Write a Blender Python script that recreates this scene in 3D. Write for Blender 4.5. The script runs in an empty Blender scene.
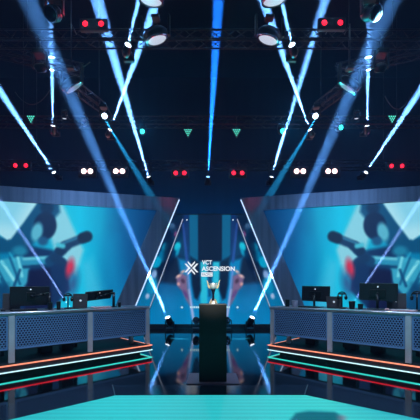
import bpy, math, random
import numpy as np
from mathutils import Vector, Matrix
random.seed(4)
sc = bpy.context.scene
COL = sc.collection
sc.view_settings.view_transform = 'Standard'
sc.view_settings.look = 'None'
sc.view_settings.gamma = 1
sc.view_settings.use_curve_mapping = False
sc.view_settings.exposure = 0.0
PI = math.pi
F = 300.0; HZ = 292.0; EYE = 1.28

def P(px, py, Y):
    """a point of the hall seen at photo position px, py and standing Y metres away"""
    return Vector(((px-210)*Y/F, Y, EYE+(HZ-py)*Y/F))

def lin(c):
    return tuple(((v/255)/12.92 if v/255 <= .04045 else ((v/255+.055)/1.055)**2.4) for v in c)

# ---------------------------------------------------------------- materials
def mat(name, rgb, rough=.5, metal=0.0, emit=None, es=1.0, spec=.5, noise=None, coat=0):
    m = bpy.data.materials.new(name); m.use_nodes = True
    nt = m.node_tree; p = nt.nodes['Principled BSDF']
    c = lin(rgb)
    p.inputs['Base Color'].default_value = (*c, 1)
    p.inputs['Roughness'].default_value = rough
    p.inputs['Metallic'].default_value = metal
    p.inputs['Specular IOR Level'].default_value = spec
    if coat: p.inputs['Coat Weight'].default_value = coat
    if noise:
        sx, amt, br = noise
        tc = nt.nodes.new('ShaderNodeTexCoord'); mp = nt.nodes.new('ShaderNodeMapping')
        mp.inputs['Scale'].default_value = sx
        nz = nt.nodes.new('ShaderNodeTexNoise'); nz.inputs['Scale'].default_value = 1; nz.inputs['Detail'].default_value = 4
        rp = nt.nodes.new('ShaderNodeValToRGB')
        rp.color_ramp.elements[0].position = .3; rp.color_ramp.elements[1].position = .7
        rp.color_ramp.elements[0].color = (*[v*(1-amt) for v in c], 1)
        rp.color_ramp.elements[1].color = (*[min(1, v*(1+amt)) for v in c], 1)
        nt.links.new(tc.outputs['Object'], mp.inputs[0]); nt.links.new(mp.outputs[0], nz.inputs['Vector'])
        nt.links.new(nz.outputs['Fac'], rp.inputs[0]); nt.links.new(rp.outputs[0], p.inputs['Base Color'])
        if br:
            mr = nt.nodes.new('ShaderNodeMapRange'); mr.inputs[3].default_value = max(0, rough-br); mr.inputs[4].default_value = rough+br
            nt.links.new(nz.outputs['Fac'], mr.inputs[0]); nt.links.new(mr.outputs[0], p.inputs['Roughness'])
    if emit:
        p.inputs['Emission Color'].default_value = (*lin(emit), 1)
        p.inputs['Emission Strength'].default_value = es
    return m

M = {}
M['floor'] = mat('black_gloss_floor', (10, 13, 20), .05, spec=1.0, noise=((.6, .6, .6), .3, .02))
M['edge'] = mat('stage_edge_gloss', (36, 42, 60), .10, spec=.7)
M['joint'] = mat('edge_joint', (120, 140, 160), .4, .5)
M['wall'] = mat('black_drape', (14, 18, 28), .9, noise=((3, 3, .2), .3, 0))
M['ceil'] = mat('black_ceiling', (4, 4, 6), .95, noise=((1, 1, 1), .3, 0))
M['truss'] = mat('truss_black', (26, 27, 31), .5, .3)
M['cable'] = mat('cable_rubber', (60, 62, 68), .6)
M['body'] = mat('fixture_black', (13, 14, 16), .4, .1)
M['bhouse'] = mat('lamp_housing', (60, 60, 64), .6)
M['rim'] = mat('fixture_rim', (150, 155, 165), .25, .9)
M['darklens'] = mat('dark_lens', (60, 70, 84), .08, .6)
M['frame'] = mat('brushed_frame', (128, 132, 150), .42, .55, noise=((7, 7, .25), .25, .08))
M['framedark'] = mat('frame_edge_dark', (20, 24, 34), .5)
M['deskmetal'] = mat('desk_metal', (205, 208, 215), .35, .35, noise=((3, 3, 3), .12, .05))
M['lip'] = mat('lip_aluminium', (225, 228, 235), .32, .85)
M['mesh'] = mat('perforated_steel', (118, 165, 215), .45, .3)
M['meshback'] = mat('panel_backing', (22, 30, 74), .6)
M['desktop'] = mat('desk_top_laminate', (96, 100, 112), .3)
M['deck'] = mat('riser_carpet', (14, 15, 20), .8, noise=((40, 40, 40), .3, 0))
M['fascia'] = mat('riser_fascia', (120, 128, 138), .28, .8)
M['black'] = mat('black_plastic', (14, 14, 17), .4)
M['monitor'] = mat('monitor_black', (26, 26, 31), .38)
M['grey'] = mat('laptop_grey', (92, 86, 88), .4, .4)
M['white'] = mat('white_plastic', (215, 215, 220), .5)
M['badge'] = mat('badge_white', (230, 230, 235), .4, emit=(210, 215, 225), es=.5)
M['frost'] = mat('frosted_cup', (170, 160, 180), .3)
M['pink'] = mat('pale_paper', (225, 170, 170), .6)
M['plinth'] = mat('pedestal_black', (6, 7, 11), .6, noise=((2, 2, 2), .3, .05))
M['plate'] = mat('pedestal_base_gloss', (120, 104, 128), .35, .3)
M['silver'] = mat('trophy_silver', (232, 236, 240), .4, .5)
M['gold'] = mat('trophy_gold', (240, 222, 178), .4, .6)
M['trophydark'] = mat('trophy_stem_dark', (40, 26, 46), .3, .6)
def em(name, rgb, s): 
    M[name] = mat(name, (20, 20, 20), .5, emit=rgb, es=s)
em('lens_white', (215, 232, 255), 6); em('lens_soft', (200, 212, 235), .9); em('lens_dim', (150, 160, 190), .35)
em('lens_blue', (130, 190, 255), 3)
em('lens_red', (255, 26, 50), 3.0); em('lens_pink', (255, 205, 205), 5.0); em('lens_cyan', (40, 235, 215), 5)
em('strip_white', (185, 215, 255), 1.3); em('strip_thin', (175, 190, 220), .75); em('strip_orange', (255, 150, 115), 1.3); em('strip_ice', (190, 235, 245), 1.5); em('reflection_red', (240, 30, 50), 2.2); em('reflection_teal', (60, 235, 225), 2.6)
em('dot_cyan', (90, 240, 215), 1.6); em('print_white', (240, 246, 255), .95); em('print_dim', (185, 225, 240), 1.0); em('print_teal', (40, 110, 150), .6)

def screen_mat(name, strength, stripes=0):
    m = bpy.data.materials.new(name); m.use_nodes = True
    nt = m.node_tree; p = nt.nodes['Principled BSDF']
    p.inputs['Base Color'].default_value = (.01, .01, .012, 1); p.inputs['Roughness'].default_value = .45
    a = nt.nodes.new('ShaderNodeVertexColor'); a.layer_name = 'picture'
    out = a.outputs['Color']
    if stripes:
        tc = nt.nodes.new('ShaderNodeTexCoord'); w = nt.nodes.new('ShaderNodeTexWave')
        w.bands_direction = 'Y'; w.inputs['Scale'].default_value = stripes; w.inputs['Distortion'].default_value = 0
        mr = nt.nodes.new('ShaderNodeMapRange'); mr.inputs[3].default_value = .86; mr.inputs[4].default_value = 1.04
        mx = nt.nodes.new('ShaderNodeVectorMath'); mx.operation = 'SCALE'
        nt.links.new(tc.outputs['Object'], w.inputs['Vector']); nt.links.new(w.outputs['Fac'], mr.inputs[0])
        nt.links.new(out, mx.inputs[0]); nt.links.new(mr.outputs[0], mx.inputs['Scale']); out = mx.outputs[0]
    nt.links.new(out, p.inputs['Emission Color']); p.inputs['Emission Strength'].default_value = strength
    return m
M['screen'] = screen_mat('led_picture', .92)
M['ledfloor'] = screen_mat('led_floor_picture', .95, 3.2)

# ---------------------------------------------------------------- mesh helpers
class MB:
    def __init__(s): s.v = []; s.f = []; s.sm = []
    def add(s, vs, fs, smooth=False):
        b = len(s.v); s.v += [tuple(v) for v in vs]; s.f += [[b+i for i in f] for f in fs]; s.sm += [smooth]*len(fs); return s
    def box(s, c, d, R=None):
        c = Vector(c); x, y, z = d[0]/2, d[1]/2, d[2]/2
        pts = [Vector((i*x, j*y, k*z)) for k in (-1, 1) for j in (-1, 1) for i in (-1, 1)]
        if R is not None: pts = [R @ p for p in pts]
        return s.add([p+c for p in pts], [(0, 2, 3, 1), (4, 5, 7, 6), (0, 1, 5, 4), (2, 6, 7, 3), (0, 4, 6, 2), (1, 3, 7, 5)])
    def tube(s, a, b, r, n=10, r2=None):
        a = Vector(a); b = Vector(b); r2 = r if r2 is None else r2
        q = (b-a).to_track_quat('Z', 'Y'); L = (b-a).length
        vs = []
        for z, rr in ((0, r), (L, r2)):
            vs += [a + q @ Vector((rr*math.cos(2*PI*i/n), rr*math.sin(2*PI*i/n), z)) for i in range(n)]
        s.add(vs, [(i, (i+1) % n, n+(i+1) % n, n+i) for i in range(n)], True)
        s.add(vs, [tuple(range(n-1, -1, -1)), tuple(range(n, 2*n))]); return s
    def path(s, pts, r, n=8):
        for a, b in zip(pts[:-1], pts[1:]): s.tube(a, b, r, n)
        return s
    def lathe(s, prof, o=(0, 0, 0), d=(0, 0, 1), n=24, caps=True):
        o = Vector(o); q = Vector(d).to_track_quat('Z', 'Y'); vs = []
        for r, z in prof: vs += [o + q @ Vector((r*math.cos(2*PI*i/n), r*math.sin(2*PI*i/n), z)) for i in range(n)]
        fs = [(k*n+i, k*n+(i+1) % n, (k+1)*n+(i+1) % n, (k+1)*n+i) for k in range(len(prof)-1) for i in range(n)]
        s.add(vs, fs, True)
        if caps:
            m = len(prof)-1; s.add(vs, [tuple(range(n-1, -1, -1)), tuple(m*n+i for i in range(n))])
        return s
    def prism(s, poly, d):
        """poly: world/local 3-D outline; d: thickness vector"""
        d = Vector(d); n = len(poly); vs = [Vector(p) for p in poly]; vs += [v+d for v in vs]
        return s.add(vs, [tuple(range(n-1, -1, -1)), tuple(range(n, 2*n))]+[(i, (i+1) % n, n+(i+1) % n, n+i) for i in range(n)])
    def build(s, name, m, parent=None, bevel=0, label=None, fix=True):
        me = bpy.data.meshes.new(name); me.from_pydata(s.v, [], s.f); me.materials.append(m)
        me.polygons.foreach_set('use_smooth', s.sm); me.update()
        if fix:
            import bmesh
            bm = bmesh.new(); bm.from_mesh(me); bmesh.ops.remove_doubles(bm, verts=bm.verts, dist=1e-6)
            bmesh.ops.recalc_face_normals(bm, faces=bm.faces); bm.to_mesh(me); bm.free()
        o = bpy.data.objects.new(name, me); COL.objects.link(o)
        if parent: o.parent = parent
        if bevel:
            b = o.modifiers.new('bevel', 'BEVEL'); b.width = bevel; b.segments = 2; b.limit_method = 'ANGLE'
        if label: o['label'] = label
        return o

def thing(name, label, cat, loc=(0, 0, 0), rz=0, group=None):
    o = bpy.data.objects.new(name, None); COL.objects.link(o); o.empty_display_size = .1
    o.location = loc; o.rotation_euler = (0, 0, rz); o['label'] = label; o['category'] = cat
    if group: o['group'] = group
    return o
def tag(o, label, cat, group=None):
    o['label'] = label; o['category'] = cat
    if group: o['group'] = group
    return o
def struct(o): o['kind'] = 'structure'; return o
def dup(root, loc, rz, label, group=None):
    def cp(o, par):
        c = o.copy(); COL.objects.link(c)
        if par: c.parent = par
        for ch in list(o.children): cp(ch, c)
        return c
    r = cp(root, None); r.location = loc; r.rotation_euler = (0, 0, rz); r['label'] = label
    if group: r['group'] = group
    return r

# ---------------------------------------------------------------- camera and haze
cd = bpy.data.cameras.new('camera'); cam = bpy.data.objects.new('camera', cd); COL.objects.link(cam)
cam.location = (0, 0, EYE); cam.rotation_euler = (PI/2, 0, 0)
cd.sensor_width = 36; cd.lens = 36*F/420; cd.shift_y = (HZ-210)/420; cd.clip_end = 100
sc.camera = cam
w = bpy.data.worlds.new('haze_world'); sc.world = w; w.use_nodes = True; w.cycles.volume_sampling = 'EQUIANGULAR'
nt = w.node_tree; nt.nodes.clear()
o = nt.nodes.new('ShaderNodeOutputWorld'); v = nt.nodes.new('ShaderNodeVolumeScatter')
v.inputs['Density'].default_value = .0042; v.inputs['Color'].default_value = (.28, .44, 1, 1)
b = nt.nodes.new('ShaderNodeBackground'); b.inputs[0].default_value = (0, 0, 0, 1)
nt.links.new(b.outputs[0], o.inputs[0]); nt.links.new(v.outputs[0], o.inputs[1])

# ---------------------------------------------------------------- room shell
X0, X1, Y0, Y1, H = -12, 12, -4, 15, 12
struct(MB().box(((X0+X1)/2, (Y0+Y1)/2, -.05), (X1-X0, Y1-Y0, .1)).build('floor', M['floor']))
struct(MB().box((0, Y1+.05, H/2), (X1-X0, .1, H)).build('wall_back', M['wall']))
struct(MB().box((0, Y0-.05, H/2), (X1-X0, .1, H)).build('wall_front', M['wall']))
struct(MB().box((X0-.05, (Y0+Y1)/2, H/2), (.1, Y1-Y0, H)).build('wall_left', M['wall']))
struct(MB().box((X1+.05, (Y0+Y1)/2, H/2), (.1, Y1-Y0, H)).build('wall_right', M['wall']))
struct(MB().box((0, (Y0+Y1)/2, H+.05), (X1-X0, Y1-Y0, .1)).build('ceiling', M['ceil']))

# ---------------------------------------------------------------- pictures on the LED screens
def poly_sd(px, py, pts):
    d = np.full(px.shape, 1e9); ins = np.zeros(px.shape, bool); n = len(pts)
    for i in range(n):
        ax, ay = pts[i]; bx, by = pts[(i+1) % n]
        ex, ey = bx-ax, by-ay; wx, wy = px-ax, py-ay
        t = np.clip((wx*ex+wy*ey)/(ex*ex+ey*ey+1e-9), 0, 1)
        d = np.minimum(d, np.hypot(wx-ex*t, wy-ey*t))
        c = (ay > py) != (by > py)
        with np.errstate(divide='ignore', invalid='ignore'):
            ins ^= c & (px < (bx-ax)*(py-ay)/(by-ay+1e-12)+ax)
    return np.where(ins, -d, d)
def seg_d(px, py, a, b):
    ex, ey = b[0]-a[0], b[1]-a[1]; wx, wy = px-a[0], py-a[1]
    t = np.clip((wx*ex+wy*ey)/(ex*ex+ey*ey+1e-9), 0, 1)
    return np.hypot(wx-ex*t, wy-ey*t)
def over(img, sd, col, blur, op=1.0):
    a = np.clip(.5-sd/(2*blur), 0, 1)[:, None]*op
    return img*(1-a)+np.array(col, float)*a
def grad(t, stops):
    xs = [s[0] for s in stops]
    return np.stack([np.interp(t, xs, [s[1][k] for s in stops]) for k in range(3)], 1)
def ell(px, py, c, r, rot=0):
    x, y = px-c[0], py-c[1]; ca, sa = math.cos(rot), math.sin(rot)
    x, y = x*ca+y*sa, -x*sa+y*ca
    return (np.hypot(x/r[0], y/r[1])-1)*min(r)

def art_side(px, py):
    im = grad(px, [(-40, (0, 110, 160)), (20, (0, 130, 180)), (62, (20, 190, 225)), (80, (0, 195, 235)), (100, (0, 165, 210)), (124, (0, 105, 165)), (140, (0, 62, 118)), (158, (0, 36, 80))])
    im = over(im, poly_sd(px, py, [(120, 200), (160, 200), (125, 300), (100, 300)]), (0, 84, 150), 14, .5)
    im = over(im, poly_sd(px, py, [(80, 262), (92, 258), (112, 320), (86, 320)]), (90, 200, 235), 6, .55)
    im = over(im, poly_sd(px, py, [(100, 240), (116, 236), (128, 320), (112, 320)]), (0, 150, 205), 8, .5)
    im = over(im, poly_sd(px, py, [(48, 198), (60, 198), (84, 250), (76, 275), (58, 262), (50, 236)]), (135, 212, 232), 2.5)
    im = over(im, poly_sd(px, py, [(36, 198), (58, 198), (60, 212), (26, 252), (-60, 256), (-60, 236), (8, 238)]), (6, 78, 122), 2)
    im = over(im, poly_sd(px, py, [(-60, 190), (38, 202), (24, 222), (11, 239), (7, 240), (-2, 234), (-60, 232)]), (168, 228, 246), 1.2)
    im = over(im, poly_sd(px, py, [(0, 190), (26, 203), (12, 226), (-10, 224)]), (96, 196, 232), 6, .5)
    # loose dark and teal masses standing for the artwork
    im = over(im, poly_sd(px, py, [(-60, 262), (0, 262), (14, 258), (24, 290), (18, 340), (-60, 340)]), (8, 98, 150), 3)
    im = over(im, poly_sd(px, py, [(12, 262), (17, 249), (30, 246), (52, 250), (68, 262), (70, 290), (50, 312), (18, 312)]), (8, 44, 92), 2)
    im = over(im, ell(px, py, (47, 208), (6.5, 6)), (8, 44, 84), 1.6)
    im = over(im, ell(px, py, (45, 226), (11.5, 14), .15), (7, 32, 72), 1.2)
    im = over(im, ell(px, py, (37, 232), (5.5, 9.5), .25), (88, 182, 210), 1.6)
    im = over(im, ell(px, py, (43, 241), (5, 4.5), 0), (24, 84, 130), 1.6)
    im = over(im, ell(px, py, (20, 251), (7.5, 5)), (28, 128, 166), 2)
    im = over(im, poly_sd(px, py, [(-10, 262), (8, 258), (22, 256), (30, 264), (28, 282), (16, 296), (4, 284), (-10, 280)]), (52, 164, 200), 1.6)
    for a, b_, r, c in (((22, 262), (50, 260), 4.2, (40, 146, 186)), ((24, 259), (48, 257.5), 1.2, (110, 205, 228)), ((24, 267), (50, 266), 1.4, (8, 60, 104)), ((50, 261), (62, 250), 5, (10, 64, 108)), ((60, 251), (66, 246), 5, (8, 40, 78)), ((64, 246), (86, 237), 4.4, (14, 52, 92)), ((64, 243), (82, 236), 1.0, (50, 130, 170)), ((83, 238), (87, 236.5), 5.4, (6, 26, 56)), ((58, 245), (63, 246), 2.4, (70, 190, 215)), ((54, 258), (62, 262), 4, (12, 50, 92))):
        im = over(im, seg_d(px, py, a, b_)-r, c, 1.3)
    for a, b_, r, c in (((2, 262), (14, 280), 1.6, (140, 230, 245)), ((10, 258), (20, 284), 1.2, (14, 90, 136)), ((18, 258), (22, 276), 1.5, (120, 220, 240)), ((-4, 268), (8, 290), 2, (10, 84, 130)), ((14, 286), (20, 270), 1.4, (10, 70, 118))):
        im = over(im, seg_d(px, py, a, b_)-r, c, 1.0, .9)
    im = over(im, poly_sd(px, py, [(29, 271), (50, 268), (52, 312), (24, 312)]), (8, 14, 58), 2)
    im = over(im, ell(px, py, (70, 268), (4, 9), .2), (205, 44, 78), 2.2)
    im = over(im, ell(px, py, (73, 284), (5, 12), .2), (60, 60, 120), 4, .7)
    rs = np.random.RandomState(5)
    for k in range(18):
        x0 = rs.uniform(-30, 12); y0 = 250+rs.uniform(0, 26)+max(0, -x0)*.2; ln = rs.uniform(4, 11); an = rs.uniform(.5, 2.0)
        c = [(118, 226, 245), (60, 180, 215), (12, 96, 146)][k % 3]
        im = over(im, seg_d(px, py, (x0, y0), (x0+ln*math.cos(an), y0+ln*math.sin(an)))-rs.uniform(.5, 1.8), c, 1.1, .8)
    im = over(im, poly_sd(px, py, [(-60, 286), (8, 284), (18, 320), (-60, 330)]), (4, 60, 104), 4, .8)
    return im
def art_centre(px, py):
    px = 210-np.abs(px-210)          # the picture is mirrored about its middle
    im = grad(py, [(214, (2, 26, 58)), (245, (2, 48, 90)), (262, (2, 60, 108)), (285, (0, 88, 145)), (300, (0, 118, 178)), (324, (0, 128, 190))])
    im = over(im, poly_sd(px, py, [(120, 250), (158, 250), (146, 310), (120, 310)]), (6, 110, 156), 8, .6)
    im = over(im, poly_sd(px, py, [(183, 210), (189, 210), (190, 262), (186, 262)]), (10, 50, 110), 2)
    im = over(im, poly_sd(px, py, [(189, 200), (198, 200), (198, 262), (190, 262)]), (4, 98, 142), .8)
    im = over(im, poly_sd(px, py, [(198.5, 200), (222, 200), (222, 264), (198.5, 266)]), (2, 22, 52), 1)
    im = over(im, poly_sd(px, py, [(160, 262), (180, 256), (188, 262), (186, 276), (176, 284), (158, 282), (154, 268)]), (3, 24, 56), 2.5)
    im = over(im, poly_sd(px, py, [(178, 258), (192, 262), (222, 262), (222, 330), (189, 330)]), (0, 130, 192), 2)
    im = over(im, poly_sd(px, py, [(200, 262), (207, 262), (207.5, 330), (201, 330)]), (40, 190, 222), 1)
    im = over(im, poly_sd(px, py, [(207.5, 262), (222, 262), (222, 298), (209, 296)]), (2, 50, 92), 1.5)
    im = over(im, poly_sd(px, py, [(190, 256), (200, 262), (201, 290), (197.5, 300), (194.5, 298), (192, 285)]), (3, 22, 54), 1.4)
    for a, b_, r, c in (((183, 224), (187, 262), .9, (44, 84, 170)), ((187, 268), (193, 318), 1.0, (120, 150, 225)), ((188.5, 290), (194, 322), .8, (180, 190, 235))):
        im = over(im, seg_d(px, py, a, b_)-r, c, 1.2)
    im = over(im, poly_sd(px, py, [(176, 278), (182, 273), (187, 276), (188, 290), (190, 306), (186, 300), (182, 291), (178, 287)]), (122, 98, 138), 1.4)
    for c, r, k in (((178.5, 276), (2.6, 1.3), (235, 190, 180)), ((183, 271.5), (2.2, 1.2), (228, 180, 176)), ((178.5, 284), (1.5, 1.6), (215, 160, 160)), ((183, 281), (1.8, 2.4), (70, 50, 80)), ((185.5, 294), (1.4, 4), (90, 60, 130))):
        im = over(im, ell(px, py, c, r, -.5), k, 1)
    for c, r, k in (((177.5, 246.5), (3, 4.5), (30, 205, 232)), ((177.5, 252), (1.6, 4), (10, 160, 205)), ((165.5, 247), (3, 5), (10, 170, 212)), ((163, 256), (4, 6), (0, 120, 170)), ((176, 234), (2, 3), (120, 60, 110)), ((154, 275), (2.6, 5), (140, 170, 220)), ((147.5, 296), (2, 3), (170, 190, 230)), ((152, 286), (5, 8), (0, 140, 190)), ((156, 262), (5, 6), (0, 165, 210)), ((172, 226), (3, 3), (60, 90, 130))):
        im = over(im, ell(px, py, c, r, .3), k, 1.0, .95)
    im = over(im, poly_sd(px, py, [(166, 232), (172, 228), (172, 262), (162, 268)]), (3, 26, 60), 2, .8)
    return im

def picture(name, pts, cols, nx, nz, m, parent, up=None, label=None):
    me = bpy.data.meshes.new(name); 
    idx = np.arange((nx+1)*(nz+1)).reshape(nz+1, nx+1)
    fs = np.stack([idx[:-1, :-1], idx[:-1, 1:], idx[1:, 1:], idx[1:, :-1]], -1).reshape(-1, 4)
    me.from_pydata(pts.tolist(), [], fs.tolist()); me.materials.append(m)
    at = me.color_attributes.new('picture', 'FLOAT_COLOR', 'POINT')
    c = np.clip(cols/255, 0, 1); c = np.where(c <= .04045, c/12.92, ((c+.055)/1.055)**2.4)
    at.data.foreach_set('color', np.concatenate([c, np.ones((len(c), 1))], 1).astype(np.float32).ravel())
    o = bpy.data.objects.new(name, me); COL.objects.link(o); o.parent = parent
    if label: o['label'] = label
    return o

# ---- middle LED wall
YC = 10.5
lw = thing('led_wall', 'wide blue LED wall with white lettering at the centre rear of the stage', 'led screen', (0, YC, 0))
nx, nz = 240, 150
gx, gz = np.meshgrid(np.linspace(-3.05, 3.05, nx+1), np.linspace(.16, 3.98, nz+1))
cx = 210+gx.ravel()*F/YC; cy = HZ-(gz.ravel()-EYE)*F/YC
picture('screen', np.stack([gx.ravel(), np.zeros(gx.size), gz.ravel()], 1), art_centre(cx, cy), nx, nz, M['screen'], lw)
MB().box((0, .08, 2.07), (6.16, .14, 3.9)).build('cabinet', M['black'], lw)
MB().box((0, 0.05, .08), (6.2, .3, .158)).build('plinth', M['black'], lw, .01)
def on_wall(px, py, off=-.012): return Vector(((px-210)*YC/F, off, EYE+(HZ-py)*YC/F))
def text(body, x0, x1, ybase, ytop, m, name, off=-.012, bold=.0):
    cu = bpy.data.curves.new(name, 'FONT'); cu.body = body; cu.size = 1; cu.offset = bold
    t = bpy.data.objects.new(name, cu); COL.objects.link(t)
    bpy.context.view_layer.update()
    me = bpy.data.meshes.new_from_object(t.evaluated_get(bpy.context.evaluated_depsgraph_get()))
    bpy.data.objects.remove(t)
    vs = np.array([v.co[:] for v in me.vertices]); mn, mx = vs.min(0), vs.max(0)
    a = on_wall(x0, ybase, off); b_ = on_wall(x1, ytop, off)
    sx = (b_.x-a.x)/(mx[0]-mn[0]); sz = (b_.z-a.z)/(mx[1]-mn[1])
    mb = MB()
    faces = [list(p.vertices) for p in me.polygons]
    k = [(0, 0)]
    for n_, (i, j) in enumerate(k):
        mb.add([(a.x+(x-mn[0])*sx+i, off-.0005*n_, a.z+(y-mn[1])*sz+j) for x, y, _ in vs], faces)
    me.materials.clear(); return mb.build(name, m, lw, fix=False)
text('VCT', 202, 212, 264.6, 260.2, M['print_white'], 'lettering', bold=.028)
text('ASCENSION', 201.6, 234.8, 271, 266.4, M['print_white'], 'lettering', bold=.028)
MB().prism([on_wall(201.3, 276.6), on_wall(212.6, 276.6), on_wall(212.6, 272.4), on_wall(201.3, 272.4)], (0, .006, 0)).build('name_plate', M['print_white'], lw)
text('PACIFIC', 202.3, 211.6, 275.8, 273.3, M['print_teal'], 'lettering', off=-.016)
mb = MB(); cc = on_wall(191.4, 268.0); u_ = YC/F
for k in range(4):
    R = Matrix.Rotation(k*PI/2, 3, 'Y')
    for sgn in (-1, 1):
        # one arm of a chevron whose apex points at the middle
        pl = [(0.0, .75), (sgn*1.0*4.6, .75+4.6), (sgn*4.6, .75+4.6+2.0), (0.0, .75+2.6)]
        if sgn < 0: pl = pl[::-1]
        pl = [(x*(1 if k % 2 else .82), z) for x, z in pl]
        mb.prism([cc + R @ Vector((x*u_*.95, 0, z*u_*.95)) for x, z in pl], (0, .006, 0))
mb.build('star_emblem', M['print_white'], lw)
mb = MB()
for px in (182, 237.5):
    for d in ((2.4, .9), (.9, 2.4)): mb.box(on_wall(px, 307.3), (d[0]*u_, .006, d[1]*u_))
x = 190
random.seed(2)
while x < 229:
    wd = random.uniform(.9, 1.8)
    mb.box(on_wall(x+wd/2, 307.2), (wd*u_, .006, 1.9*u_)); x += wd+random.uniform(.25, .6)
mb.build('small_print_row', M['print_dim'], lw)

# ---- angled side screens with bright metal surround
def side_plane(px):           # distance of the left screen's face behind photo column px
    return 9.7176/(1+.00074*(210-px))
def side_screen(s):
    A = Vector((-.98, 9.5, 0)); D = Vector((-4.91, -1.09, 0)).normalized(); N = Vector((D.y, -D.x, 0))
    if N.y > 0: N = -N
    if s > 0: A.x *= -1; D.x *= -1; N.x *= -1
    def az(px, py):
        Y = side_plane(px); p = P(px, py, Y); return ((p-Vector((-.98, 9.5, 0))).dot(Vector((-4.91, -1.09, 0)).normalized()), p.z)
    root = thing('side_screen', ('slanted LED screen left of the centre, blue artwork in a grey metal surround' if s < 0 else 'slanted LED screen right of the centre, blue artwork in a grey metal surround'), 'led screen', A, 0, 'angled screens behind the desks')
    def W(a, z, n=0): return D*a + N*n + Vector((0, 0, z))
    def line(p, q):
        a0, z0 = az(*p); a1, z1 = az(*q); return lambda z: a0+(a1-a0)*(z-z0)/(z1-z0)
    outer = line((179.5, 199), (136, 305)); inner = line((157, 210.5), (116, 305))
    zt, zb, z0 = 4.24, 3.82, .15; aL = 6.6
    fr = MB()
    fr.prism([W(outer(zt), zt, .06), W(aL, zt, .06), W(aL, zb, .06), W(inner(zb), zb, .06)], -N*.16)
    fr.prism([W(outer(zt), zt, .06), W(inner(zb), zb, .06), W(inner(z0), z0, .06), W(outer(z0), z0, .06)], -N*.16)
    fr.build('frame', M['frame'], root, .004)
    MB().prism([W(inner(.35), .35, .04), W(aL, .35, .04), W(aL, .05, .04), W(inner(.05), .05, .04)], -N*.14).build('lower_rail', M['framedark'], root)
    MB().prism([W(aL, zt, .06), W(aL+.35, zt, .06), W(aL+.35, .05, .06), W(aL, .05, .06)], -N*.16).build('side_rail', M['frame'], root)
    # light tube along the slanted outer edge
    e0, e1 = W(outer(zt-.06), zt-.06, .075), W(outer(z0), z0, .075)
    MB().tube(e0, e1, .019, 10).build('edge_light', M['strip_white'], root)
    nx, nz = 230, 120
    zz = np.linspace(.35, zb, nz+1); pts = []; cs = []
    for z in zz:
        ai = inner(z)-.02
        for a in np.linspace(ai, aL, nx+1):
            p = D*a; pts.append((p.x, p.y, z))
            wx = A.x+p.x; wy = A.y+p.y; cs.append((-abs(wx)*F/wy+210, HZ-(z-EYE)*F/wy))
    cs = np.array(cs)
    picture('screen', np.array(pts), art_side(cs[:, 0], cs[:, 1]), nx, nz, M['screen'], root)
    MB().prism([W(inner(zt-.1)-.1, zt-.1, -.03), W(aL, zt-.1, -.03), W(aL, .1, -.03), W(inner(.1)-.1, .1, -.03)], -N*.2).build('cabinet', M['black'], root)
for s in (-1, 1): side_screen(s)
# thin slanted light rods between the screens
for s in (-1, 1):
    a, b_ = P(182.8, 219, 10.1), P(144, 323, 10.1)
    if s > 0: a.x *= -1; b_.x *= -1
    base = Vector((b_.x, b_.y, 0)); t = (a-b_)
    r = thing('light_rod', 'thin slanted white light rod standing between the LED wall and the %s screen' % ('left' if s < 0 else 'right'), 'light', base, 0, 'slanted light rods')
    q = (a-b_).to_track_quat('Z', 'Y').to_matrix()
    MB().tube(b_-base, a-base, .016, 8).build('tube', M['strip_thin'], r)
    MB().tube(b_-base+Vector((0, .035, -.02)), a-base+Vector((0, .035, 0)), .02, 8).build('backing', M['framedark'], r)
    MB().box((0, 0, .0125), (.3, .3, .025)).build('foot', M['black'], r, .004)
    MB().tube((0, .035, .02), (b_.x-base.x, .035, b_.z-base.z+.03), .02, 8).build('stem', M['black'], r)
    MB().box(a-base+Vector((-s*.14, 0, -.03)), (.035, .03, .035)).build('end_lamp', M['print_white'], r)

# ---------------------------------------------------------------- illuminated stage floor
lf = thing('led_floor', 'glowing turquoise LED floor in front of the pedestal', 'led floor', (0, 0, 0))
inner = [(-1.17, 3.69), (1.17, 3.71), (3.4, 2.02), (3.4, .3), (-3.6, .3), (-3.6, 1.62)]
outer = [(-1.33, 4.09), (1.33, 4.09), (3.75, 2.26), (3.75, .3), (-3.95, .3), (-3.95, 2.0)]
mb = MB()
for i, j in ((0, 1), (1, 2), (5, 0), (2, 3), (4, 5)):
    mb.prism([(*outer[i], .001), (*inner[i], .001), (*inner[j], .001), (*outer[j], .001)], (0, 0, .011))
mb.build('border', M['edge'], lf)
for i in (0, 1):
    a, b_ = Vector((*outer[i], .013)), Vector((*inner[i], .013))
    MB().tube(a, b_, .006, 6).build('border_joint', M['joint'], lf)
nx, nz = 200, 130
pts = []; cs = []
for y in np.linspace(.3, 3.7, nz+1):
    def xb(side):
        c, d = (inner[0], inner[5]) if side < 0 else (inner[1], inner[2])
        t = (y-c[1])/(d[1]-c[1]); return c[0]+(d[0]-c[0])*min(1, max(0, t))
    for x in np.linspace(xb(-1), xb(1), nx+1): pts.append((x, y, .008))
pts = np.array(pts); px = 210+pts[:, 0]*F/pts[:, 1]; py = HZ+1.272*F/pts[:, 1]
im = grad(pts[:, 0], [(-3, (30, 170, 185)), (-1.2, (50, 202, 210)), (0, (48, 196, 204)), (1.3, (66, 210, 210)), (2.4, (40, 170, 190))])
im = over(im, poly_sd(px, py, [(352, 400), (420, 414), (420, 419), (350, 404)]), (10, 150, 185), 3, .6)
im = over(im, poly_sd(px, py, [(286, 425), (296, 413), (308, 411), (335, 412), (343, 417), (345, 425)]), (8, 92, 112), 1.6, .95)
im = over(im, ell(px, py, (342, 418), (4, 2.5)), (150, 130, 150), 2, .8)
picture('screen', pts, im, nx, nz, M['ledfloor'], lf)

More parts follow.
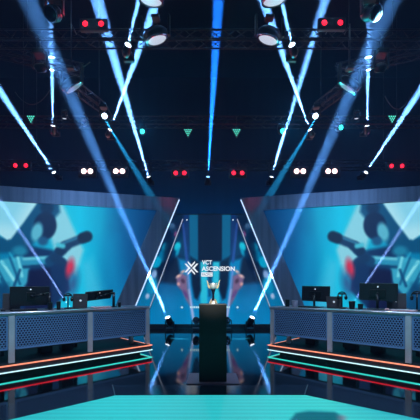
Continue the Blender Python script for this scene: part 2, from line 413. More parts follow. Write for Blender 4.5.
# ---------------------------------------------------------------- pedestal and trophy
pd = thing('pedestal', 'tall black square pedestal on a glossy base plate at the centre of the stage', 'pedestal', (.04, 4.38, 0))
MB().box((0, -.0, .012+.0015), (.73, .54, .024)).build('base_plate', M['plate'], pd, .004)
MB().box((0, 0, .56), (.385, .385, 1.072)).build('column', M['plinth'], pd, .008)
MB().box((0, 0, 1.1), (.395, .395, .014)).build('top_plate', M['black'], pd, .004)
TR = (.047, 4.3, 1.107)
tr = thing('trophy', 'small silver and gold winged trophy cup standing on the black pedestal', 'trophy', TR)
MB().lathe([(.062, 0), (.064, .012), (.05, .02), (.046, .034), (.03, .042), (.026, .05)], n=28).build('base', M['silver'], tr)
mb = MB()
for k in range(5):
    a = k*2*PI/5+.3
    mb.add([(.062*math.cos(a-.3), .062*math.sin(a-.3), .012), (.062*math.cos(a+.3), .062*math.sin(a+.3), .012), (.03*math.cos(a), .03*math.sin(a), .082), (.035*math.cos(a), .035*math.sin(a), .01)], [(0, 1, 2), (1, 3, 2), (3, 0, 2), (0, 3, 1)])
mb.build('base_leaves', M['gold'], tr)
MB().lathe([(.026, .045), (.017, .08), (.015, .13), (.02, .17), (.03, .2), (.034, .215)], n=20).build('stem', M['trophydark'], tr)
MB().lathe([(.012, .208), (.034, .215), (.05, .235), (.056, .262), (.05, .282), (.058, .3), (.053, .3), (.045, .28), (.048, .26), (.03, .235), (.01, .228)], n=28, caps=False).build('bowl', M['silver'], tr)
for s in (-1, 1):
    pts = [(.04, .215), (.066, .226), (.083, .26), (.086, .3), (.101, .352), (.074, .318), (.064, .28), (.052, .25)]
    pl = [(s*x, -.011, z) for x, z in pts]
    if s < 0: pl = pl[::-1]
    MB().prism(pl, (0, .022, 0)).build('wing_handle', M['gold'], tr, .004)
mb = MB()
for k in range(3): mb.lathe([(.012, 0), (.008, .02), (.001, .05)], (.018*(k-1), 0, .245), n=8)
mb.build('crest', M['silver'], tr)

# ---------------------------------------------------------------- team risers and desks
YAW = math.radians(44.5); CD, SD = math.cos(YAW), math.sin(YAW)
S0 = Vector((1.228, 6.24, 0))
def local_frame(s):          # s=+1: right side of the stage; along the front edge towards the audience, and back
    return Vector((s*CD, -SD, 0)), Vector((s*SD, CD, 0))
def riser(s):
    side = 'right' if s > 0 else 'left'
    loc = Vector((s*S0.x, S0.y, 0))
    r = thing('riser', 'low black riser under the %s desk, edged with orange and white light strips' % side, 'riser', loc, -s*YAW, 'team risers')
    L, Dp = 4.6, 2.3
    # local x runs along the front edge (mirrored on the left), local y to the rear
    X = lambda a: s*a
    MB().box((X(L/2), Dp/2, .14), (L, Dp, .082)).build('deck', M['deck'], r, .004)
    MB().box((X(L/2), Dp/2+.05, .05), (L-.3, Dp-.25, .098)).build('skirt', M['black'], r)
    f = MB().box((X(L/2), -.006, .13), (L, .012, .094)); f.box((X(-.006), Dp/2, .13), (.012, Dp, .094)); f.build('fascia', M['fascia'], r)
    for nm, zc, up, dn in (('upper_light_strip', .174, 'strip_orange', 'reflection_red'), ('lower_light_strip', .079, 'strip_ice', 'reflection_teal')):
        for lab, sg, mm in (('', 1, up), (' under side', -1, dn)):  # glowing undersides are added, they colour the strips' reflection in the floor
            f = MB()
            for c0, c1, pr in (((X(-.0), 0), (X(L), 0), (0, -.052)), ((X(-.0), 0), (X(-.0), Dp), (X(-.052), 0))):
                tri = [(c0[0], c0[1], zc+.0112*sg), (c0[0]+pr[0], c0[1]+pr[1], zc), (c0[0], c0[1], zc)]
                f.prism(tri, (c1[0]-c0[0], c1[1]-c0[1], 0))
            o_ = f.build(nm, M[mm], r)
            o_['label'] = {'strip_orange': 'orange light strip facing up and out', 'reflection_red': 'added red underside that tints the floor reflection', 'strip_ice': 'icy white light strip facing up and out', 'reflection_teal': 'added teal underside that tints the floor reflection'}[mm]
for s in (-1, 1): riser(s)

DZ = .186     # deck height
SET = .12
def desk_point(s, px, back):
    """on the desk top: the point 'back' metres behind the front edge that stands at photo column px"""
    u = abs(px-210)/F
    x0 = S0.x+SD*(SET+back); y0 = S0.y+CD*(SET+back)
    t = (u*y0-x0)/(CD+u*SD)
    return Vector((s*(x0+CD*t), y0-SD*t, .976))
def hex_panel(x0, x1, z0, z1, y, pitch=.042, hole=.76):
    mb = MB(); R = pitch/math.sqrt(3); row = 0; z = z0+R
    while z < z1-R*.5:
        x = x0+pitch/2+(pitch/2 if row % 2 else 0)
        while x < x1-pitch*.45:
            o_ = [(x+R*math.sin(k*PI/3), y, z+R*math.cos(k*PI/3)) for k in range(6)]
            i_ = [(x+R*hole*math.sin(k*PI/3), y, z+R*hole*math.cos(k*PI/3)) for k in range(6)]
            mb.add(o_+i_, [(k, (k+1) % 6, 6+(k+1) % 6, 6+k) for k in range(6)])
            x += pitch
        z += R*1.5; row += 1
    # rim of the panel
    w_ = .03
    for a, b_, c, d in ((x0, x1, z0, z0+w_), (x0, x1, z1-w_, z1), (x0, x0+w_*.6, z0, z1), (x1-w_*.6, x1, z0, z1)):
        mb.add([(a, y-.001, c), (b_, y-.001, c), (b_, y-.001, d), (a, y-.001, d)], [(0, 1, 2, 3)])
    return mb
def desk(s):
    side = 'right' if s > 0 else 'left'
    loc = Vector((s*(S0.x+SD*SET), S0.y+CD*SET, DZ))
    r = thing('team_desk', 'long competition desk with perforated metal front on the %s riser' % side, 'desk', loc, -s*YAW, 'team desks')
    T = .976-DZ; sec = 1.22; n = 3; L = sec*n
    X = lambda a: s*a
    MB().box((X(L/2), .39, T-.016), (L+.06, .78, .03)).build('desk_top', M['desktop'], r, .004)
    MB().box((X(L/2), .0, T-.034), (L+.08, .02, .052)).tube((X(-.04), -.012, T-.022), (X(L+.04), -.012, T-.022), .02, 20).build('front_lip', M['lip'], r)
    MB().box((X(L/2), .03, .205), (L, .03, .03)).build('lower_rail', M['framedark'], r)
    for k in range(n):
        a, b_ = k*sec+.05, (k+1)*sec-.05
        x0, x1 = sorted((X(a), X(b_)))
        o_ = hex_panel(x0, x1, .205, T-.062, .006).build('perforated_panel', M['mesh'], r, fix=False)
        sm = o_.modifiers.new('thick', 'SOLIDIFY'); sm.thickness = .006; sm.offset = 1
        MB().box(((x0+x1)/2, .045, (T-.062+.205)/2), (x1-x0, .008, T-.062-.205)).build('panel_backing', M['meshback'], r)
    for k in range(n+1):
        MB().box((X(k*sec), .01, (T-.06)/2), (.084, .05, T-.06)).build('leg', M['deskmetal'], r, .006)
        MB().box((X(k*sec), .72, (T-.035)/2), (.06, .06, T-.035)).build('leg', M['black'], r, .004, label='black rear leg')
    MB().box((X(-.0), .39, T*.62), (.02, .62, T*.55)).build('end_panel', M['meshback'], r)
for s in (-1, 1): desk(s)

# ---------------------------------------------------------------- things on the desks
def yaw(s): return -s*YAW
def monitor(px, s, back, wd, ht, lift, label, turn=0, tilt=0, roll=0):
    p = desk_point(s, px, back)
    r = thing('monitor', label, 'monitor', p, yaw(s)+turn, 'desk monitors')
    c = Vector((0, 0, lift+ht/2)); R = Matrix.Rotation(roll, 3, 'Y') @ Matrix.Rotation(tilt, 3, 'X')
    MB().box(c, (wd, .03, ht), R).build('housing', M['monitor'], r, .008)
    MB().box(c+R @ Vector((0, .017, 0)), (wd-.02, .006, ht-.02), R).build('display', M['black'], r)
    MB().box(c+R @ Vector((0, -.026, -.02)), (wd*.42, .03, ht*.42), R).build('rear_cover', M['black'], r, .008)
    MB().tube(c+R @ Vector((0, -.016, ht*.3)), c+R @ Vector((0, -.019, ht*.3)), .014, 14).build('badge', M['badge'], r)
    MB().path([(0, -.05, .01), (0, -.06, lift+ht*.4), c+R @ Vector((0, -.03, -.02))], .022, 10).build('stand', M['black'], r)
    MB().box((0, -.03, .008), (.3, .2, .014)).build('foot', M['black'], r, .005)
    return r
monitor(315.5, 1, .36, .60, .31, .115, 'black monitor on a stand nearest the inner end of the right desk', turn=-.05, roll=.03)
monitor(378, 1, .40, .60, .31, .15, 'black monitor on a stand at the outer part of the right desk', turn=.08, tilt=.12, roll=.04)
def arm_monitor(px, s, back, wd, ht, zc, label, postx, roll, tilt, turn=0):
    p = desk_point(s, px, back)
    r = thing('monitor', label, 'monitor', p, yaw(s)+turn, 'desk monitors')
    c = Vector((0, 0, zc)); R = Matrix.Rotation(roll, 3, 'Y') @ Matrix.Rotation(tilt, 3, 'X')
    MB().box(c, (wd, .03, ht), R).build('housing', M['monitor'], r, .008)
    MB().box(c+R @ Vector((0, .017, 0)), (wd-.02, .006, ht-.02), R).build('display', M['black'], r)
    MB().box(c+R @ Vector((0, -.022, 0)), (.13, .03, .13), R).build('mount', M['black'], r, .005)
    MB().tube(c+R @ Vector((0, -.016, ht*.34)), c+R @ Vector((0, -.019, ht*.34)), .012, 14).build('badge', M['badge'], r)
    MB().tube((postx, -.12, .012), (postx, -.12, zc+.06), .026, 12).build('post', M['black'], r)
    MB().box((postx, -.12, .008), (.11, .11, .014)).build('clamp_foot', M['black'], r, .004)
    MB().path([(postx, -.12, zc+.045), (postx*.55, -.17, zc+.03), (postx*.1, -.1, zc-.01), c+R @ Vector((0, -.03, 0))], .021, 10).build('arm', M['black'], r)
arm_monitor(30.5, -1, .38, .60, .33, .235, 'large black monitor on an arm at the outer part of the left desk', .26, -.02, .05)
arm_monitor(98.5, -1, .36, .56, .24, .24, 'black monitor tipped back on an arm near the middle of the left desk', .26, -.1, .75)
def laptop(px, s, back, wd, ht, label, turn=0):
    p = desk_point(s, px, back)
    r = thing('laptop', label, 'laptop', p, yaw(s)+turn, 'laptops on the desks')
    MB().box((0, .11, .009), (wd, .22, .016)).build('keyboard_base', M['grey'], r, .003)
    R = Matrix.Rotation(.12, 3, 'X')
    MB().box(Vector((0, -.012, ht/2+.012)), (wd, .012, ht), R).build('lid', M['grey'], r, .003)
    MB().tube(Vector((0, -.022, ht*.55)), Vector((0, -.026, ht*.55)), .02, 14).build('badge', M['badge'], r)
    return r
laptop(334.5, 1, .30, .30, .21, 'open grey laptop with a lit badge between the two monitors on the right desk')
laptop(396.5, 1, .56, .30, .27, 'open grey laptop partly behind the outer monitor of the right desk')
laptop(80, -1, .30, .27, .26, 'open grey laptop beside the tipped monitor on the left desk')
laptop(11.5, -1, .56, .26, .27, 'open grey laptop partly behind the large monitor on the left desk')
def headset(px, s, back, h, label):
    p = desk_point(s, px, back)
    r = thing('headset_stand', label, 'headset stand', p, yaw(s), 'headset stands on the desks')
    MB().lathe([(.065, 0), (.065, .012), (.05, .02), (.02, .026)], n=20).build('base', M['black'], r)
    MB().tube((0, 0, .02), (0, 0, h-.02), .012, 10).build('stem', M['black'], r)
    MB().tube((-.05, 0, h-.02), (.05, 0, h-.02), .015, 10).build('hanger', M['black'], r)
    pts = [(.075*math.cos(a), 0, h-.055+.07*math.sin(a)) for a in np.linspace(0, PI, 9)]
    MB().path(pts, .011, 8).build('headband', M['black'], r)
    for q in (-1, 1): MB().lathe([(.03, -.018), (.038, -.01), (.038, .01), (.03, .018)], (q*.07, 0, h-.09), (1, 0, 0), 18).build('ear_cup', M['black'], r)
headset(342, 1, .22, .29, 'black headset on its stand beside the laptop on the right desk')
headset(417, 1, .27, .30, 'black headset on its stand at the outermost edge of the right desk')
headset(68, -1, .30, .26, 'black headset on its stand next to the laptop on the left desk')
def cup(px, s, back, rad, h, m, name, label, cat='cup', lidm=None):
    p = desk_point(s, px, back)
    r = thing(name, label, cat, p, 0, 'cups and cans on the desks')
    MB().lathe([(rad*.8, 0), (rad*.84, .004), (rad, h*.94), (rad*.98, h)], n=22).build('body', m, r)
    MB().lathe([(rad*1.04, 0), (rad*1.04, .008), (rad*.8, .016)], (0, 0, h-.004), n=22).build('lid', lidm or M['black'], r)
cup(287.5, 1, .18, .045, .135, M['black'], 'tumbler', 'black tumbler at the inner end of the right desk')
cup(294.8, 1, .22, .062, .12, M['frost'], 'cup', 'pale frosted cup beside the black tumbler on the right desk', lidm=M['frost'])
cup(352, 1, .2, .055, .13, M['black'], 'tumbler', 'wide black tumbler right of the middle headset on the right desk')
cup(360.5, 1, .2, .045, .085, M['black'], 'cup', 'short black cup left of the outer monitor on the right desk')
cup(50.3, -1, .14, .036, .12, M['black'], 'tumbler', 'black tumbler just right of the large monitor arm on the left desk')
cup(58.6, -1, .14, .036, .13, M['black'], 'tumbler', 'taller black tumbler standing alone between the two monitors on the left desk')
cup(119.5, -1, .2, .03, .085, M['black'], 'cup', 'small black cup near the inner end of the left desk')
def keyboard(px, s, back, label, m, turn=0, wd=.36):
    r = thing('keyboard', label, 'keyboard', desk_point(s, px, back), yaw(s)+turn, 'keyboards on the desks')
    MB().box((0, 0, .012), (wd, .13, .02)).build('case', m, r, .004)
    mb = MB()
    for i in range(4):
        for j in range(12): mb.box((-wd/2+.02+j*(wd-.04)/11, -.045+i*.03, .026), (wd/15, .022, .008))
    mb.build('keys', M['grey'] if m is M['black'] else M['white'], r)
keyboard(24, -1, .12, 'black keyboard in front of the large monitor on the left desk', M['black'], .1)
keyboard(101, -1, .12, 'pale pink keyboard in front of the tipped monitor on the left desk', M['pink'], .06)
keyboard(403, 1, .09, 'pale pink keyboard right of the outer monitor on the right desk', M['pink'], -.05)
keyboard(308, 1, .12, 'black keyboard in front of the inner monitor on the right desk', M['black'], .05)
def mouse(px, s, back, label, m):
    p = desk_point(s, px, back)
    mb = MB().lathe([(.001, 0), (.03, .001), (.035, .012), (.028, .03), (.012, .038), (.001, .04)], n=18, caps=False)
    mb.v = [(x, y*1.6, z) for x, y, z in mb.v]
    o_ = mb.build('computer_mouse', m); o_.location = p; o_.rotation_euler = (0, 0, yaw(s)); tag(o_, label, 'mouse', 'mice on the desks')
mouse(3, -1, .2, 'black mouse at the outer edge of the left desk', M['black'])
mouse(387, 1, .16, 'pale mouse under the outer monitor of the right desk', M['pink'])
# small power adapters standing on the risers below the desks
for s, px, lab in ((-1, 131.5, 'white power adapter on the left riser under the desk'), (1, 288.5, 'white power adapter on the right riser under the desk')):
    p = desk_point(s, px, .3); p.z = DZ
    r = thing('power_adapter', lab, 'adapter', p, yaw(s), 'power adapters')
    MB().box((0, 0, .06), (.075, .05, .118)).build('body', M['white'], r, .008)
    MB().box((0, 0, .135), (.05, .035, .03)).build('plug', M['white'], r, .004)
# computers under the desks
for s, px in ((-1, 66), (-1, 45), (1, 312), (1, 352), (1, 378)):
    p = desk_point(s, px, .55); p.z = DZ
    r = thing('desktop_computer', 'black computer case on the %s riser under the desk, %s' % ('left' if s < 0 else 'right', {66: 'nearer the middle leg', 45: 'nearer the outer leg', 312: 'behind the inner panel', 352: 'below the wide black tumbler', 378: 'below the outer monitor'}[px]), 'computer', p, yaw(s), 'computers under the desks')
    MB().box((0, 0, .2), (.2, .2, .398)).build('case', M['black'], r, .006)
    MB().box((0, -.102, .2), (.16, .006, .34)).build('front_grille', M['framedark'], r)

# ---------------------------------------------------------------- trusses
def truss(a, b_, size, label, group='lighting trusses'):
    a, b_ = Vector(a), Vector(b_); r = thing('lighting_truss', label, 'truss', a, 0, group)
    d = b_-a; L = d.length; q = d.to_track_quat('X', 'Z'); h = size/2
    cr = [(h, h), (h, -h), (-h, -h), (-h, h)]
    for y, z in cr: MB().tube(q @ Vector((0, y, z)), q @ Vector((L, y, z)), .024, 8).build('chord', M['truss'], r)
    n = max(2, int(L/size/1.2)); mb = MB()
    for k in range(n):
        x0, x1 = L*k/n, L*(k+1)/n
        for (y0, z0), (y1, z1) in zip(cr, cr[1:]+cr[:1]):
            if k % 2: (y0, z0), (y1, z1) = (y1, z1), (y0, z0)
            mb.tube(q @ Vector((x0, y0, z0)), q @ Vector((x1, y1, z1)), .011, 5)
    mb.build('lacing', M['truss'], r)
    mb = MB()
    for fx in (.12, .88):
        p = q @ Vector((L*fx, 0, h)); mb.tube(p, (p.x, p.y, H-a.z), .008, 5)
    mb.build('hanging_cable', M['cable'], r)
ZA = 6.55; ZB = 7.85; ZC = 8.65; ZD = 9.3
truss((-9.5, 12.5, ZA), (9.5, 12.5, ZA), .3, 'rearmost straight lighting truss above the LED wall')
truss((-9.5, 11.6, ZB), (9.5, 11.6, ZB), .3, 'middle straight lighting truss above the screens')
truss((-7, 8.75, ZC), (7, 8.75, ZC), .3, 'front straight lighting truss nearest the top of the view')
truss((-5, 6.9, ZD), (5, 6.9, ZD), .3, 'foremost straight lighting truss just above the view')
for s in (-1, 1):
    sd = 'left' if s < 0 else 'right'
    def Q(px, py, Y): p = P(px, py, Y); return (p.x*-s, p.y, p.z)
    truss(Q(-30, 46, 9.4), Q(84, 70, 10.4), .26, 'slanting lighting truss high on the %s' % sd)
    truss(Q(66, 80, 9.3), Q(103, 108, 10.8), .26, 'short steep lighting truss on the %s, lit by a white beam' % sd)
# swagged cables
for k, (a, b_, sag) in enumerate((((15, 92, 10), (50, 90, 10), .45), ((335, 66, 9), (392, 60, 9.5), .2), ((385, 96, 10), (412, 92, 10), .5), ((40, 60, 8.1), (90, 62, 8.3), .3))):
    A_, B_ = P(*a), P(*b_)
    pts = [A_.lerp(B_, t)-Vector((0, 0, sag*4*t*(1-t))) for t in np.linspace(0, 1, 13)]
    c0 = A_.copy()
    o_ = MB().path([p-c0 for p in pts], .012, 6).build('rigging_cable', M['cable']); o_.location = c0
    tag(o_, ['cable hanging in a loop at the far left of the rig', 'cable slung across the upper right of the rig', 'cable hanging in a loop at the far right of the rig', 'cable slung across the upper left of the rig'][k], 'cable', 'rigging cables')

# ---------------------------------------------------------------- fixtures and their light
def spot(p, d, deg, E, col, rad, blend=.55):
    l = bpy.data.lights.new('beam', 'SPOT'); l.energy = E; l.color = col; l.spot_size = math.radians(deg); l.spot_blend = blend; l.shadow_soft_size = rad
    o_ = bpy.data.objects.new('beam', l); COL.objects.link(o_); o_.location = p; o_.rotation_euler = Vector(d).to_track_quat('-Z', 'Y').to_euler(); return o_
TY = {ZA: 12.5, ZB: 11.6, ZC: 8.75, ZD: 6.9}
def moving_head(lens, d, size, label, lensmat, group, hang=True, ztruss=None, flat=1.0, lr=1.0):
    """lens: centre of the front glass; d: where it points"""
    lens = Vector(lens); d = Vector(d).normalized(); s = size
    piv = lens-d*.20*s*flat
    ax = Vector((1, 0, 0)) if abs(d.x) < .75 else Vector((0, 1, 0))
    ax = (ax-d*ax.dot(d)); ax.z = 0; ax = ax.normalized() if ax.length > .1 else Vector((1, 0, 0))
    up = 1 if hang else -1
    base = piv+Vector((0, 0, up*.30*s))
    rear = hang and d.z > .3            # a head that points up is carried from behind
    if rear: base = piv+Vector((0, .30*s, 0))
    if not hang: base.z = .0
    org = Vector((piv.x, piv.y, 0)) if not hang else base.copy()
    r = thing('moving_head_light', label, 'stage light', org, 0, group)
    L = lambda v: v-org
    bc = base if hang else Vector((piv.x, piv.y, .05*s+.001))
    MB().box(L(bc), (.34*s, .1*s, .22*s) if rear else (.26*s/lr, .22*s/lr, .1*s/lr)).build('base', M['body'], r, .012*s)
    for q in (-1, 1):
        p = piv+ax*((.12*lr+.035)*s*q); mb = MB()
        if rear: mb.box(L(p+Vector((0, .15*s, 0))), (.035*s, .36*s, .07*s))
        else: mb.box(L((p+Vector((p.x, p.y, bc.z)))/2), (.035*s, .07*s, abs(bc.z-p.z)+.06*s), Matrix.Rotation(math.atan2(ax.y, ax.x), 3, 'Z'))
        mb.build('yoke_arm', M['body'], r, .006*s)
    MB().lathe([(a*lr, b_*flat) for a, b_ in ((.06*s, -.17*s), (.1*s, -.15*s), (.125*s, -.05*s), (.125*s, .06*s), (.105*s, .14*s), (.112*s, .175*s), (.112*s, .195*s))], L(piv), d, 24).build('head', M['body'], r)
    MB().lathe([(a*lr, b_) for a, b_ in ((.112*s, .0), (.12*s, .004*s), (.12*s, .02*s), (.1*s, .024*s))], L(lens-d*.012*s), d, 28, caps=False).build('rim', M['rim'], r)
    MB().lathe([(a*lr, b_) for a, b_ in ((.1*s, 0), (.09*s, .012*s), (.05*s, .02*s), (.002*s, .024*s))], L(lens-d*.005*s), d, 24).build('lens', lensmat, r)
    if hang and ztruss:
        ty = TY.get(ztruss, base.y)-.17
        MB().path([L(base), L(Vector((base.x, base.y, ztruss))), L(Vector((base.x, ty, ztruss)))], .016, 8).build('clamp', M['body'], r)
    return r

BW = (.42, .80, .95)
K = 8.8
# (lens px,py,Y), (aim px,py,Y), cone deg, power, colour, size, truss height, what it is, lens
BEAMS = [
 ((148.5, 177, 12.1), (97, 0, 9), 4.9, 620e3, BW, .8, ZA, 'hanging beam light on the rear truss beside the inner corner of the {} screen', 'lens_white'),
 ((110, 130, 11.2), (157, 0, 9), 4.2, 750e3, BW, .8, ZB, 'hanging beam light on the middle truss whose beam crosses another, {} of the cyan lamp', 'lens_white'),
 ((53, 126, 11.1), (50.5, 0, 9.2), 4.2, 460e3, BW, .8, ZB, 'hanging beam light with a vertical beam on the {} part of the middle truss', 'lens_white'),
 ((128, 45, 8.0), (140, -6, 7), 5.0, 200e3, BW, .85, ZC, 'bright beam light on the front truss aiming steeply up, {} of centre', 'lens_white'),
 ((54, 172.5, 12.1), (-2, 88, 9.4), 4.4, 600e3, BW, .8, ZA, 'beam light on the rear truss slanting outward above the {} screen', 'lens_white'),
]
GB = 'beam lights in the rig'
for a, b_, deg, E, c, size, zt, lab, lm in BEAMS:
    for s in (-1, 1):
        p, q = P(*a), P(*b_)
        if s > 0: p.x *= -1; q.x *= -1
        d = (q-p).normalized()
        moving_head(p, d, size, lab.format('left' if s < 0 else 'right'), M[lm], GB, True, zt)
        spot(p+d*.04, d, deg, E*K, c, .028)
# centre beam
p, q = P(208, 177, 12.1), P(218.5, 0, 8.6); d = (q-p).normalized()
moving_head(p, d, .8, 'beam light hanging on the rear truss at the very centre with a blue beam', M['lens_blue'], GB, True, ZA)
spot(p+d*.04, d, 4.2, 520e3*K, (.03, .36, .9), .02)
# dim downward beams
for s in (-1, 1):
    p, q = P(104.5, 116, 10.2), P(160, 208, 9.5)
    if s > 0: p.x *= -1; q.x *= -1
    d = (q-p).normalized(); moving_head(p, Vector((d.x, -.9, d.z)), .9, 'beam light on the middle truss pointing down with a faint blue beam, %s side' % ('left' if s < 0 else 'right'), M['lens_white'], GB, True, ZB)
    spot(p+Vector((0, -.25, -.1)), d, 5, 60e3*K, (.05, .7, .7), .01)
# floor fixtures
for k, (px, aim, on) in enumerate(((167.7, (27, 0, 6.6), 1), (196, (185, 250, 8.5), 0), (227.5, (236, 250, 8.5), 0), (252.3, (393, 0, 6.6), 1))):
    lens = P(px, 317.5, 9.85)
    if not on: lens = P(px, 320, 9.8)
    d = (P(*aim)-lens).normalized() if on else Vector((0, -.9, .25)).normalized()
    lab = ['floor beam light left of the pedestal sending a white beam up to the left', 'unlit floor light just left of the pedestal', 'unlit floor light just right of the pedestal', 'floor beam light right of the pedestal sending a white beam up to the right'][k]
    moving_head(lens, d, .9, lab, M['lens_white'] if on else M['darklens'], 'floor lights along the LED wall', False)
    if on: spot(lens+d*.03, d, 3.6, 1400e3*K, (.34, .76, .95), .045, .8)
# slim beams rising behind the desks
for s in (-1, 1):
    p, q = P(76, 317, 7.9), P(12, 219, 7.2)
    if s > 0: p.x *= -1; q.x *= -1
    d = (q-p).normalized()
    moving_head(p, d, .7, 'small beam light behind the %s desk sending a slim beam across the screen' % ('left' if s < 0 else 'right'), M['lens_white'], 'slim beam lights behind the desks', False)
    spot(p+d*.04, d, 2.2, 200e3*K, (.75, .85, .95), .02)

# large unlit heads near the top, and heads whose glass is seen edge-on
GU = 'moving heads hanging in the upper rig'
def hd(px, py, Y, d, size, lab, lm, zt): 
    moving_head(P(px, py, Y), d, size, lab, M[lm], GU, True, zt, .4 if lm != 'darklens' else 1, 1.75 if size > 1.3 and lm != 'darklens' else 1)
hd(50.5, 14, 6.6, (.05, -.75, -.75), 1.25, 'large moving head with dark glass hanging near the top left', 'darklens', ZD)
hd(376, 13, 6.6, (.15, -.75, -.7), 1.25, 'large moving head with dark glass hanging near the top right', 'darklens', ZD)
for (px, py, Y, d, size, nm) in ((157, 40, 8.1, (.28, .35, -1), 1.5, 'lens_soft'), (151, 1, 6.9, (-.1, .40, -1), 1.4, 'lens_soft'), (74, 88, 8.3, (.6, .55, -.9), 1.4, 'lens_dim'), (41.5, 71.5, 8.8, (0, 1.0, -1), 1.3, 'lens_dim'), (64.5, 118.5, 11, (0, .2, -1), .7, 'lens_soft'), (84, 126, 11, (0, .4, -1), .6, 'lens_dim')):
    for s in (-1, 1):
        x = px if s < 0 else 421-px+(4 if px > 150 else 0)
        side = 'left' if s < 0 else 'right'
        lab = {157: 'wide-lens head glowing beside the centre beam, %s', 151: 'wide-lens head at the very top of the view, %s of centre', 74: 'wide-lens head faintly lit under the slanting truss, %s', 41.5: 'faintly lit head high at the far %s', 114: 'faintly lit head just above the crossing beams, %s', 64.5: 'tiny lit head beside the vertical beam, %s', 84: 'tiny dim head above the pinkish lamps, %s'}[px] % side
        hd(x, py, Y, (d[0]*(-s), d[1], d[2]), size, lab, nm, (ZD if Y < 7.5 else ZC) if Y < 9 else ZB)

# two-lamp blinders
def blinder(px, py, Y, gap, rad, lm, label, col, E, group, zt):
    p = P(px, py, Y); r = thing('blinder_light', label, 'stage light', p, 0, group)
    gm = gap*Y/F
    MB().box((0, .07, 0), (gm+rad*4.4, .12, rad*4.2)).build('housing', M['bhouse'], r, .03)
    for q in (-1, 1):
        MB().lathe([(rad, 0), (rad*.8, .02), (rad*.3, .035), (.002, .04)], (q*gm/2, .012, 0), (0, -1, -.15), 20).build('lamp', M[lm], r)
        MB().lathe([(rad*1.02, -.01), (rad*1.14, 0), (rad*1.14, .02), (rad*1.02, .022)], (q*gm/2, .012, 0), (0, -1, -.15), 20, caps=False).build('lamp_ring', M['body'], r)
    MB().path([(0, .07, rad*1.2), (0, .07, zt-p.z), (0, TY[zt]-.17-p.y, zt-p.z)], .014, 8).build('hanger', M['body'], r)
    l = bpy.data.lights.new('lamp', 'SPOT'); l.energy = E; l.color = col; l.shadow_soft_size = .06; l.spot_size = math.radians(179); l.spot_blend = .3
    o_ = bpy.data.objects.new('lamp', l); COL.objects.link(o_); o_.location = p+Vector((0, -.10, 0)); o_.rotation_euler = Vector((0, -1, 0)).to_track_quat('-Z', 'Y').to_euler()
RED = (1, .03, .07)
GR = 'red two-lamp lights in the rig'; GW = 'pinkish white two-lamp lights in the rig'
blinder(20.5, 165.5, 12, 10.5, .085, 'lens_red', 'pair of red lamps above the far left of the left screen', RED, 75, GR, ZA)
blinder(397, 166, 12, 10.5, .085, 'lens_red', 'pair of red lamps above the far right of the right screen', RED, 75, GR, ZA)
blinder(180, 173, 12, 8.5, .085, 'lens_red', 'pair of red lamps just left of the centre beam', RED, 75, GR, ZA)
blinder(238, 173, 12, 8.5, .085, 'lens_red', 'pair of red lamps just right of the centre beam', RED, 75, GR, ZA)
blinder(93, 23.5, 8.1, 16, .075, 'lens_red', 'pair of red lamps high on the front truss at the left', RED, 22, GR, ZC)
blinder(332.5, 22.5, 8.1, 16, .075, 'lens_red', 'pair of red lamps high on the front truss at the right', RED, 22, GR, ZC)
for px, lab in ((87, 'far'), (119, 'near'), (300, 'near'), (331.5, 'far')):
    blinder(px, 171.3, 12, 6.5, .105, 'lens_pink', 'pinkish white pair of lamps above the %s screen, the one %s the centre' % ('left' if px < 210 else 'right', 'closer to' if lab == 'near' else 'farther from'), (1, .5, .55) if lab == 'far' else (1, .3, .35), 90 if lab == 'far' else 45, GW, ZA)
# cyan wash lamps
for px, py, E, lab in ((142.3, 131.5, 600, 'cyan glowing lamp on the middle truss left of centre'), (282.5, 131, 600, 'cyan glowing lamp on the middle truss right of centre'), (341, 127.5, 320, 'cyan glowing lamp on the middle truss at the right, away from the centre')):
    p = P(px, py, 11.1); d = Vector((.1, -1, -.35)).normalized()
    moving_head(p, d, .8, lab, M['lens_cyan'], 'cyan wash lamps', True, ZB)
    l = bpy.data.lights.new('wash', 'SPOT'); l.energy = E; l.color = (.0, .75, .85); l.shadow_soft_size = .08; l.spot_size = math.radians(100); l.spot_blend = 1
    o_ = bpy.data.objects.new('wash', l); COL.objects.link(o_); o_.location = p+d*.12; o_.rotation_euler = d.to_track_quat('-Z', 'Y').to_euler()
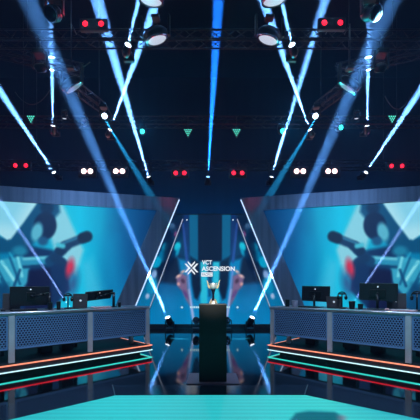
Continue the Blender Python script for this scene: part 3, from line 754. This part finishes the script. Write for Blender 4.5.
# triangular dot lights
for px, py, lab in ((188, 133, 'triangle of cyan light dots left of the centre beam'), (236.5, 133, 'triangle of cyan light dots right of the centre beam'), (31, 119.5, 'triangle of cyan light dots at the far left'), (392, 119.5, 'triangle of cyan light dots at the far right')):
    p = P(px, py, 11.2); r = thing('dot_matrix_light', lab, 'stage light', p, 0, 'triangular dot lights')
    for k in range(4):
        for i in range(4-k):
            MB().lathe([(.022, 0), (.017, .012), (.002, .018)], ((i-(3-k)/2)*.075, -.012, .11-k*.068), (0, -1, 0), 10).build('light_dot', M['dot_cyan'], r)
    mb = MB(); mb.prism([(-.19, .0, .17), (0, 0, -.17), (.19, 0, .17)], (0, .05, 0)); mb.build('housing', M['body'], r)
    MB().tube((0, .03, .16), (0, .03, ZB-p.z), .012, 6).build('hanger', M['body'], r)

for m_ in bpy.data.materials:
    m_.cycles.emission_sampling = 'NONE'       # the lamps light the hall; the glowing surfaces are found by bounced rays
# ---------------------------------------------------------------- wash light on the set, mostly unseen lamps added to brighten it
def area(p, t, sx, sy, E, col, spread=120):
    l = bpy.data.lights.new('wash', 'AREA'); l.shape = 'RECTANGLE'; l.size = sx; l.size_y = sy; l.energy = E; l.color = col; l.spread = math.radians(spread)  # unseen lamp added for fill, without a fixture
    o_ = bpy.data.objects.new('wash', l); COL.objects.link(o_); o_.location = p; o_.rotation_euler = (Vector(t)-Vector(p)).to_track_quat('-Z', 'Y').to_euler(); return o_
for s in (-1, 1):
    area((s*3.5, -1.5, 7), (s*3.8, 8, 2.0), 1.2, .6, 34, (.22, .47, .92), 50)  # added fill that lifts the screen surrounds
    area((s*.5, 1.0, 8), (s*3.0, 5.4, .6), .6, .5, 36, (.55, .72, 1.0), 45)  # added fill that lifts the desk fronts
spot((.1, 1.2, 3.6), Vector((.04, 4.3, 1.3))-Vector((.1, 1.2, 3.6)), 11, 900, (1, .92, .8), .08, .5)  # added unseen spot that brightens the trophy
area((0, 13.6, 3.6), (0, 15.0, 5.2), 20, .4, 480, (.0, .30, 1.0), 110)  # added strip hidden behind the screens, tints back wall and haze blue
for s in (-1, 1):
    spot(Vector((s*2.4, 5, 8)), P(210+s*42, 202, 9.4)-Vector((s*2.4, 5, 8)), 6, 600, (1, .08, .2), .1, 1)
